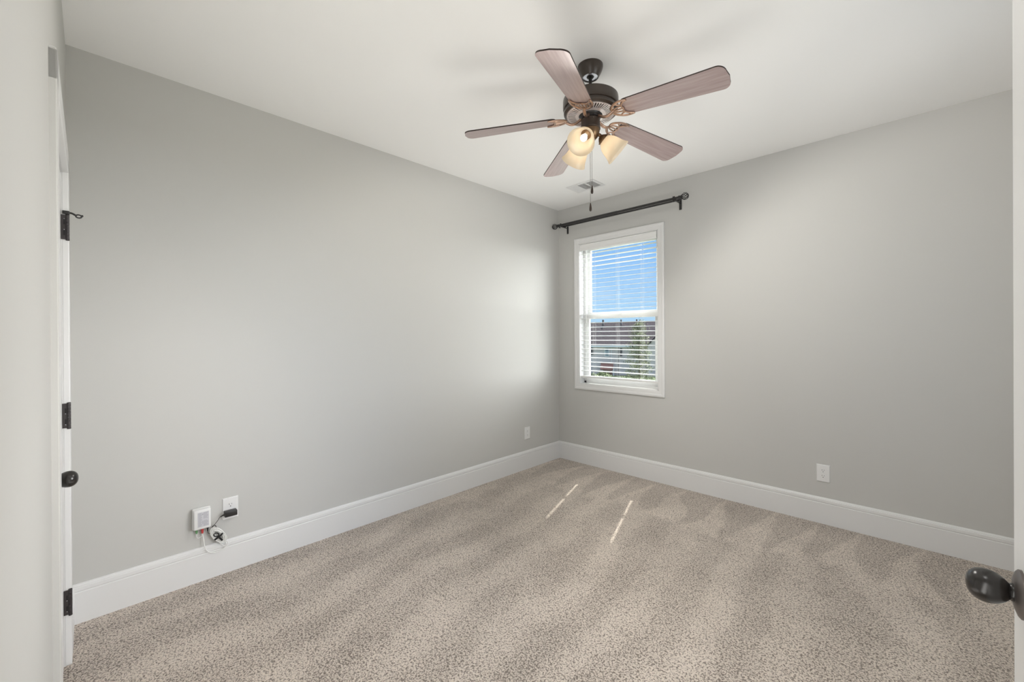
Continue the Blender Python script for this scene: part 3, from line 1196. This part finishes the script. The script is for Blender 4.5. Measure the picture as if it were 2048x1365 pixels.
# ================================================================== CEILING FAN
FX, FY = 1.664, -1.862
ZB = 2.4806                               # blade plane at the axis; the blades droop a little outwards
DROOP = math.radians(5.3)
fan = thing('ceiling_fan', 'dark bronze ceiling fan with five brown blades and three lit bell shades', 'ceiling fan', (FX, FY, H))
AX = Matrix.Translation((FX, FY, 0))
b = MB()
b.lathe([(0.0, H), (0.064, H), (0.0645, H - 0.006), (0.063, H - 0.016), (0.056, H - 0.034), (0.047, H - 0.050), (0.0415, H - 0.060),
         (0.0385, H - 0.060), (0.042, H - 0.050), (0.046, H - 0.040)], 40, AX)
b.obj('canopy', bronze, fan, smooth=True)
b = MB()
b.lathe([(0.017, H - 0.0555), (0.039, H - 0.0555), (0.039, H - 0.052), (0.017, H - 0.052)], 36, AX)
b.obj('canopy_collar', steel, fan, smooth=True)
b = MB()
b.lathe([(0.0, H - 0.040), (0.019, H - 0.045), (0.021, H - 0.053), (0.016, H - 0.060), (0.0085, H - 0.064), (0.0085, 2.600), (0.013, 2.598), (0.013, 2.575), (0.0, 2.575)], 24, AX)
b.obj('downrod', black_metal, fan, smooth=True)
b = MB()
b.lathe([(0.0, 2.586), (0.050, 2.584), (0.100, 2.580), (0.132, 2.574), (0.1395, 2.568), (0.1405, 2.560), (0.1405, 2.526), (0.138, 2.520), (0.1325, 2.518),
         (0.1325, 2.512), (0.137, 2.508), (0.136, 2.498), (0.128, 2.491), (0.120, 2.489), (0.116, 2.491), (0.116, 2.505), (0.0, 2.505)], 64, AX)
b.obj('motor_housing', bronze, fan, smooth=True, angle=35)
b = MB()
b.lathe([(0.114, 2.4885), (0.123, 2.4895), (0.123, 2.494), (0.114, 2.494), (0.114, 2.4885)], 64, AX)
b.lathe([(0.060, 2.4830), (0.078, 2.4850), (0.078, 2.490), (0.060, 2.490), (0.060, 2.4830)], 64, AX)
nsp = 54
for k in range(nsp):
    a = 2 * PI * k / nsp
    xf = AX @ Matrix.Rotation(a, 4, 'Z')
    t = bmesh.new()
    bmesh.ops.create_cube(t, size=1.0)
    for v in t.verts:
        r_ = 0.0955 + v.co.x * 0.040
        v.co = Vector((r_, v.co.y * 0.0052 * r_ / 0.095, (2.4870 + 0.055 * (r_ - 0.0955)) + v.co.z * 0.004))
    b.merge(t, xf)
b.obj('vent_grille', grille_metal, fan, smooth=True, angle=30)
b = MB()
b.lathe([(0.0, 2.500), (0.058, 2.500), (0.060, 2.486), (0.056, 2.478), (0.050, 2.474), (0.050, 2.466), (0.030, 2.464), (0.0, 2.464)], 40, AX)
b.obj('flywheel', black_metal, fan, smooth=True, angle=35)
b = MB()
b.lathe([(0.0, 2.466), (0.044, 2.466), (0.0475, 2.462), (0.0480, 2.424), (0.0500, 2.421), (0.0500, 2.414), (0.0470, 2.411), (0.0, 2.411)], 40, AX)
sw = b.obj('switch_housing', bronze, fan, smooth=True, angle=35)
for a in (-1.15, -0.72, 2.0):
    for zz in (2.455, 2.430):
        b = MB()
        b.lathe([(0, 0), (0.0026, 0), (0.0018, 0.0016), (0, 0.002)], 10, axis_xf((FX + 0.048 * math.cos(a), FY + 0.048 * math.sin(a), zz), (math.cos(a), math.sin(a), 0)))
        b.obj('screw', bronze, sw, smooth=True)
b = MB()
b.lathe([(0.0, 2.412), (0.046, 2.412), (0.0455, 2.402), (0.042, 2.388), (0.036, 2.374), (0.026, 2.364), (0.012, 2.359), (0.006, 2.356), (0.006, 2.348), (0.0, 2.346)], 40, AX)
b.obj('light_fitter', fitter_metal, fan, smooth=True, angle=50)


def blade_outline():
    """rounded paddle in the local frame: x outwards, y across"""
    pts = []
    xr, xt = 0.180, 0.660
    wr, wt = 0.0545, 0.0700

    def corner(cx_, cy_, rx, ry, a0, a1, n=9):
        return [(cx_ + rx * math.cos(a0 + (a1 - a0) * k / n), cy_ + ry * math.sin(a0 + (a1 - a0) * k / n)) for k in range(n + 1)]
    pts += corner(xt - 0.040, -wt + 0.038, 0.034, 0.038, -PI / 2, 0)
    pts += [(xt - 0.001, 0.0)]
    pts += corner(xt - 0.040, wt - 0.038, 0.034, 0.038, 0, PI / 2)
    pts += corner(xr + 0.030, wr - 0.030, 0.030, 0.030, PI / 2, PI)
    pts += corner(xr + 0.030, -wr + 0.030, 0.030, 0.030, PI, 3 * PI / 2)
    return pts


PITCH_B = math.radians(-12.0)             # the counter-clockwise edge hangs lower
edge_dark = pmat('blade_edge', (0.030, 0.018, 0.014), 0.5)
iron_paths = []


def iron_mesh(b):
    z = -0.0070
    b.tube(spline([(0.044, 0, -0.004), (0.060, 0, -0.013), (0.082, 0, -0.024), (0.104, 0, -0.024), (0.121, 0, -0.015), (0.134, 0, z)], 6),
           [0.0095] * 6 + [0.0085] * 20 + [0.0078] * 5, 12, flat=0.75)
    q = -0.022
    for s in (1, -1):
        b.tube(spline([(0.142 + q / 2, 0, z), (0.150 + q, s * 0.018, z), (0.168 + q, s * 0.037, z), (0.192 + q, s * 0.049, z), (0.218 + q, s * 0.053, z), (0.243 + q, s * 0.050, z)], 6),
               [0.0074] * 12 + [0.0066] * 10 + [0.0058] * 9, 10, flat=0.65)
        b.tube(spline([(0.243 + q, s * 0.050, z), (0.222 + q, s * 0.041, z), (0.206 + q, s * 0.024, z), (0.205 + q, s * 0.008, z), (0.210 + q, 0, z)], 6), 0.0052, 10, flat=0.7)
        b.tube(spline([(0.152 + q, s * 0.006, z), (0.172 + q, s * 0.015, z), (0.200 + q, s * 0.018, z)], 6), 0.0046, 8, flat=0.7)
        b.tube(spline([(0.178 + q, s * 0.042, z), (0.190 + q, s * 0.031, z), (0.206 + q, s * 0.027, z)], 6), 0.0042, 8, flat=0.7)
        b.lathe([(0, -0.003), (0.0042, -0.003), (0.0030, -0.0052), (0, -0.006)], 12, Matrix.Translation((0.226 + q, s * 0.045, z)))
    b.tube(spline([(0.136, 0, z), (0.170 + q, 0, z), (0.209 + q, 0, z)], 4), 0.0046, 8, flat=0.7)


for k in range(5):
    a = math.radians(2.4 + 72 * k)
    xf = Matrix.Translation((FX, FY, ZB)) @ Matrix.Rotation(a, 4, 'Z') @ Matrix.Rotation(DROOP, 4, 'Y') @ Matrix.Rotation(PITCH_B, 4, 'X')
    b = MB()
    b.mats = [blade_wood, edge_dark]
    out = blade_outline()
    lo = [b._v((x, y, -0.0030)) for x, y in out]
    hi = [b._v((x, y, 0.0030)) for x, y in out]
    b.mi = 0
    b.face(lo[::-1])
    b.face(hi)
    b.mi = 1
    for j in range(len(out)):
        j2 = (j + 1) % len(out)
        b.face([lo[j], lo[j2], hi[j2], hi[j]])
    o = b.obj('fan_blade', None, None)
    o.matrix_world = xf
    o.parent = fan
    o.matrix_parent_inverse = fan.matrix_basis.inverted()
    b = MB()
    iron_mesh(b)
    o = b.obj('blade_iron', antique, None, smooth=True)
    o.matrix_world = xf
    o.parent = fan
    o.matrix_parent_inverse = fan.matrix_basis.inverted()

SH_TILT = math.radians(42)                # below the horizontal
for az, share in ((-75.7, 1.0), (44.3, 1.9), (164.3, 0.6)):
    a = math.radians(az)
    hd = Vector((math.cos(a), math.sin(a), 0))
    d = (hd * math.cos(SH_TILT) + Vector((0, 0, -math.sin(SH_TILT)))).normalized()
    neck = Vector((FX, FY, 2.370)) + hd * 0.058
    b = MB()
    b.tube(spline([Vector((FX, FY, 2.386)) + hd * 0.030, Vector((FX, FY, 2.386)) + hd * 0.046, neck], 6), 0.0085, 12)
    xf = axis_xf(neck, d)
    b.lathe([(0.0, -0.012), (0.012, -0.012), (0.020, -0.004), (0.0285, 0.006), (0.0295, 0.014), (0.0275, 0.016), (0.0, 0.016)], 28, xf)
    for j in range(3):
        an = 2 * PI * j / 3 + 0.4
        b.tube([xf @ Vector((0.027 * math.cos(an), 0.027 * math.sin(an), 0.011)), xf @ Vector((0.037 * math.cos(an), 0.037 * math.sin(an), 0.011))], 0.0024, 8)
    b.obj('lamp_holder', fitter_metal, fan, smooth=True, angle=50)
    b = MB()
    outer = [(0.0265, 0.008), (0.0285, 0.016), (0.0360, 0.024), (0.0440, 0.036), (0.0500, 0.052), (0.0540, 0.070), (0.0575, 0.086), (0.0630, 0.101), (0.0685, 0.112)]
    inner = [(r - 0.0032, z) for r, z in reversed(outer)]
    rim = [(0.0690, 0.1145), (0.0672, 0.1155)]
    b.lathe(outer + rim + inner + [outer[0]], 48, xf)
    b.obj('lamp_shade', shade_glass, fan, smooth=True, angle=70)
    b = MB()
    b.lathe([(0.0, 0.014), (0.0105, 0.014), (0.0105, 0.032), (0.0, 0.032)], 20, xf)
    b.obj('lamp_socket', cord_white, fan, smooth=True, angle=40)
    b = MB()
    b.lathe([(0.0075, 0.032), (0.0090, 0.036), (0.0145, 0.046), (0.0165, 0.056), (0.0150, 0.066), (0.0100, 0.077), (0.0045, 0.085), (0.0, 0.089)], 24, xf)
    b.obj('light_bulb', bulb_glow, fan, smooth=True)
    sp = light('lamp_fill', 'SPOT', xf @ Vector((0, 0, 0.128)), LAMP_FILL_E * share, (1.0, 0.965, 0.915), spot_size=math.radians(134), spot_blend=0.45, shadow_soft_size=0.03)  # added room fill at the shade mouth, beyond the bulb's own glow
    sp.rotation_euler = (-d).to_track_quat('Z', 'Y').to_euler()
    sp.parent = fan
    sp.matrix_parent_inverse = fan.matrix_basis.inverted()

for px, zz, mat in ((1184.3, 2.121, fob_wood), (1181.0, 2.029, fob_wood)):
    P = at(px, 400, 2.20)
    cx_, cy_ = P.x, P.y
    b = MB()
    b.tube([(cx_, cy_, 2.370), (cx_, cy_, zz + 0.024)], 0.0011, 6)
    pcn = b.obj('pull_chain', chain_metal, fan, smooth=True)
    b = MB()
    b.lathe([(0.0, 0.0225), (0.0022, 0.0215), (0.0038, 0.013), (0.0058, 0.000), (0.0068, -0.010), (0.0062, -0.017), (0.0038, -0.0215), (0.0, -0.0228)], 20, Matrix.Translation((cx_, cy_, zz)))
    b.obj('pull_fob', mat, pcn, smooth=True)

# ================================================================== OUTSIDE
GZ = -4.45
lawn_m = pmat('lawn_green', (0.12, 0.15, 0.07), 0.95, spec=0.1)
bump(lawn_m, 6, 0.6, 0.1)
b = MB()
b.box(-140, 60, 1.2, 150, GZ - 0.3, GZ)
tag(b.obj('lawn', lawn_m), 'green lawn outside below the window', 'lawn', kind='structure')

siding = pmat('house_siding', (0.62, 0.53, 0.56), 0.8, spec=0.2)
t = siding.node_tree
c = t.nodes.new('ShaderNodeTexCoord')
sx_ = t.nodes.new('ShaderNodeSeparateXYZ')
t.links.new(c.outputs['Object'], sx_.inputs[0])
saw = math_node(t, 'FRACT', math_node(t, 'MULTIPLY', sx_.outputs[2], 5.0))
bp = t.nodes.new('ShaderNodeBump')
bp.inputs['Distance'].default_value = 0.05
t.links.new(saw, bp.inputs['Height'])
t.links.new(bp.outputs[0], t.nodes['Principled BSDF'].inputs['Normal'])
shingle = pmat('roof_shingle', (0.040, 0.031, 0.037), 0.9, spec=0.15)
nn = bump(shingle, 3.0, 0.8, 0.1, 6)
house_trim = pmat('house_trim', (0.62, 0.62, 0.65), 0.6)
house_glass = pmat('house_glass', (0.16, 0.20, 0.24), 0.12, spec=0.8)
shutter_m = pmat('house_shutter', (0.07, 0.065, 0.075), 0.6)
brick_m = pmat('house_porch_roof', (0.18, 0.075, 0.065), 0.85)
bump(brick_m, 5, 0.4, 0.05)

# the house stands square to the line of sight; frame: u to the right, w away, z up
HD = 60.0
hd_ = (F + RR * ((1247 - 1024) / FPX))
hd_.z = 0
HU = Vector((hd_.y, -hd_.x, 0)).normalized()
HWv = Vector((hd_.x, hd_.y, 0)).normalized()
HO = at(1247, 673, HD)
HO.z = 0
HM = Matrix.Identity(4)
for i in range(3):
    HM[i][0], HM[i][1], HM[i][2], HM[i][3] = HU[i], HWv[i], (0, 0, 1)[i], HO[i]
S = HO - CAM
S.z = 0
SCL = S.length / HD                      # slant against depth


def hp(px, py):
    """pixel to the front plane of the house (u, z)"""
    d_ = (F + RR * ((px - 1024) / FPX) - UU * ((py - 673.14) / FPX))
    k = (HO - CAM).dot(HWv) / d_.dot(HWv)
    p = CAM + d_ * k
    return (p - HO).dot(HU), p.z


hs = thing('neighbour_house', 'pale sided house with dark shingle roof seen through the window', 'house', (HO.x, HO.y, GZ))
uL, _ = hp(1120, 690)
uR, _ = hp(1345, 690)
_, zE = hp(1240, 690)
_, zR = hp(1240, 642.5)
b = MB(HM)
b.box(uL, uR, 0.0, 9.0, GZ, zE)
b.obj('wall', siding, hs)
b = MB(HM)
rz = zR
prof = [(-0.45, zE - 0.10), (4.5, rz), (9.45, zE - 0.10), (9.45, zE - 0.30), (-0.45, zE - 0.30)]
A = [b._v((uL - 0.3, y, z)) for y, z in prof]
B = [b._v((uR + 0.3, y, z)) for y, z in prof]
for k in range(5):
    k2 = (k + 1) % 5
    b.face([A[k], A[k2], B[k2], B[k]])
b.face(A)
b.face(B[::-1])
b.obj('roof', shingle, hs)
b = MB(HM)
b.box(uL - 0.3, uR + 0.3, -0.50, -0.42, zE - 0.34, zE - 0.10)
b.obj('gutter', house_trim, hs)
# gabled bay on the right with its own small roof
ga, zg0 = hp(1294, 692)
gb, _ = hp(1342, 692)
gm = (ga + gb) / 2
_, zg1 = hp(1318, 668)
b = MB(HM)
b.box(ga, gb, -1.2, 0.0, GZ, zg0 - 0.02)
b.prism([(ga, zg0 - 0.02), (gb, zg0 - 0.02), (gm, zg1)], -0.0, 1.2, Matrix(((1, 0, 0, 0), (0, 0, -1, 0), (0, 1, 0, 0), (0, 0, 0, 1))))
b.obj('gable_wall', siding, hs)
b = MB(HM)
for s, ge in ((1, ga - 0.35), (-1, gb + 0.35)):
    b.prism([(ge, zg0 - 0.3), (gm, zg1 + 0.12), (gm, zg1 + 0.32), (ge, zg0 - 0.1)], -3.0, 1.5, Matrix(((1, 0, 0, 0), (0, 0, -1, 0), (0, 1, 0, 0), (0, 0, 0, 1))))
b.obj('gable_roof', shingle, hs)


def house_window(pa, pb):
    (u0, zt), (u1, zb_) = hp(*pa), hp(*pb)
    b = MB(HM)
    fr = 0.10
    b.box(u0 - fr, u1 + fr, -0.08, 0.02, zt, zt + fr)
    b.box(u0 - fr, u1 + fr, -0.08, 0.02, zb_ - fr, zb_)
    b.box(u0 - fr, u0, -0.08, 0.02, zb_, zt)
    b.box(u1, u1 + fr, -0.08, 0.02, zb_, zt)
    b.box(u0, u1, -0.06, 0.02, (zt + zb_) / 2 - 0.05, (zt + zb_) / 2 + 0.05)
    f_ = b.obj('window', house_trim, hs)
    b = MB(HM)
    b.box(u0, u1, -0.03, 0.0, zb_, zt)
    b.obj('pane', house_glass, f_)


house_window((1210.5, 697), (1217, 712))
house_window((1299, 690), (1305, 704))


def house_box(name, pa, pb, mat, w0=-0.10, w1=0.02):
    (u0, zt), (u1, zb_) = hp(*pa), hp(*pb)
    b = MB(HM)
    b.box(u0, u1, w0, w1, zb_, zt)
    return b.obj(name, mat, hs)


house_box('shutter', (1181.5, 695.5), (1187, 710), shutter_m)
house_box('shutter', (1239, 697), (1244.5, 713), shutter_m)
house_box('downspout', (1222.2, 692), (1223.8, 768), house_trim, -0.16)
house_box('downspout', (1236.6, 692), (1237.8, 768), shutter_m, -0.16)
(pu0, pz0), (pu1, pz1) = hp(1202, 735), hp(1226.5, 727)
b = MB(HM)
b.prism([(0.0, pz1 + 0.1), (0.0, pz0), (1.6, pz0 - 0.25), (1.6, pz0 - 0.12)], pu0, pu1, Matrix(((0, 0, 1, 0), (-1, 0, 0, 0), (0, 1, 0, 0), (0, 0, 0, 1))))
b.obj('porch_roof', brick_m, hs)
house_box('porch_wall', (1206.5, 738), (1224.5, 749), brick_m, -0.9, 0.0)
house_box('porch_post', (1227, 735), (1228.6, 768), house_trim, -1.5, -1.35)
for px, py, r_ in ((1206.5, 645, 0.16), (1242.3, 641, 0.12), (1273.5, 640, 0.12)):
    u_, z_ = hp(px, py)
    b = MB(HM)
    k = 1.0 + 4.0 / HD
    b.lathe([(0, zR - 0.6), (r_, zR - 0.6), (r_, zR + 0.35), (0, zR + 0.35)], 12, Matrix.Translation((u_ * k, 4.0, 0)))
    b.obj('vent_pipe', shutter_m, hs)

# tree and shrubs in front of the house
bark_m = pmat('bark', (0.10, 0.075, 0.055), 0.9)
bump(bark_m, 25, 0.5, 0.02)


def leaf_mat(name, ca, cb):
    m = pmat(name, ca, 0.7, spec=0.25)
    t = m.node_tree
    c = t.nodes.new('ShaderNodeTexCoord')
    n = t.nodes.new('ShaderNodeTexNoise')
    n.inputs['Scale'].default_value = 3.0
    n.inputs['Detail'].default_value = 3
    t.links.new(c.outputs['Object'], n.inputs[0])
    t.links.new(mix_col(t, map_range(t, n.outputs[0], 0.35, 0.65), ca, cb), t.nodes['Principled BSDF'].inputs['Base Color'])
    return m


leaf_a = leaf_mat('tree_leaf', (0.13, 0.14, 0.075), (0.32, 0.33, 0.20))
leaf_b = leaf_mat('shrub_leaf', (0.09, 0.12, 0.05), (0.24, 0.27, 0.13))


def leaves(b, rnd, n, shape, size):
    for _ in range(n):
        p = shape(rnd)
        s = size * rnd.uniform(0.6, 1.3)
        q = Euler((rnd.uniform(-1.2, 1.2), rnd.uniform(-1.2, 1.2), rnd.uniform(0, 6.28))).to_matrix()
        pts = [q @ Vector(v) * s for v in ((-1, 0, 0), (-0.2, -0.45, 0.1), (1, 0, 0), (-0.2, 0.45, 0.1))]
        b.face([b._v(p + v) for v in pts])


rnd = random.Random(3)
TB = at(1277, 671, 21.0)
TB.z = GZ
TH = 2.23 - GZ
tr = thing('slender_tree', 'slender green tree in front of the neighbouring house', 'tree', TB)
b = MB()
b.tube([TB, TB + Vector((0.03, 0.02, TH * 0.5)), TB + Vector((0.0, 0.0, TH * 0.97))], [0.09, 0.055, 0.012], 8)
boughs = []
for k in range(46):
    f_ = 0.28 + 0.68 * k / 46
    a = k * 2.4
    rr_ = 1.02 * (1 - f_) ** 0.75 + 0.10
    base = TB + Vector((0, 0, TH * f_))
    tip = base + Vector((rr_ * math.cos(a), rr_ * math.sin(a), rr_ * 0.35))
    b.tube([base, (base + tip) / 2 + Vector((0, 0, -0.02)), tip], [0.018, 0.012, 0.004], 5)
    boughs.append((base, tip))
b.obj('trunk', bark_m, tr)


def tree_shape(r):
    ba, ti = r.choice(boughs)
    p = ba + (ti - ba) * (r.random() ** 0.6)
    return p + Vector((r.gauss(0, 0.11), r.gauss(0, 0.11), r.gauss(0, 0.09)))


b = MB()
leaves(b, rnd, 9000, tree_shape, 0.040)
b.obj('foliage', leaf_a, tr)


def shrub(px, depth, h_, rad, label, seed):
    base = at(px, 671, depth)
    base.z = GZ
    r = random.Random(seed)
    o = thing('leafy_shrub', label, 'shrub', base, 'shrubs below the house')
    b = MB()
    for k in range(7):
        a = k * 0.9
        b.tube([base, base + Vector((rad * 0.5 * math.cos(a), rad * 0.5 * math.sin(a), h_ * 0.75))], [0.04, 0.015], 5)
    b.obj('stem', bark_m, o)
    b = MB()

    def sh(rn):
        th, ph = rn.uniform(0, 6.28), math.acos(rn.uniform(-0.4, 1))
        k = rn.uniform(0.72, 1.03)
        return base + Vector((rad * k * math.sin(ph) * math.cos(th), rad * k * math.sin(ph) * math.sin(th), h_ * 0.52 + h_ * 0.5 * k * math.cos(ph)))
    leaves(b, r, 2200, sh, 0.10)
    b.obj('foliage', leaf_b, o)


shrub(1186, 33, 2.7, 0.85, 'green shrub at the lower left of the window view', 11)
shrub(1206, 40, 2.2, 1.1, 'low green shrub in front of the red-brown porch', 12)
shrub(1246, 36, 2.15, 0.85, 'green shrub just left of the slender tree', 13)
shrub(1300, 30, 2.0, 0.95, 'green shrub at the lower right of the window view', 14)
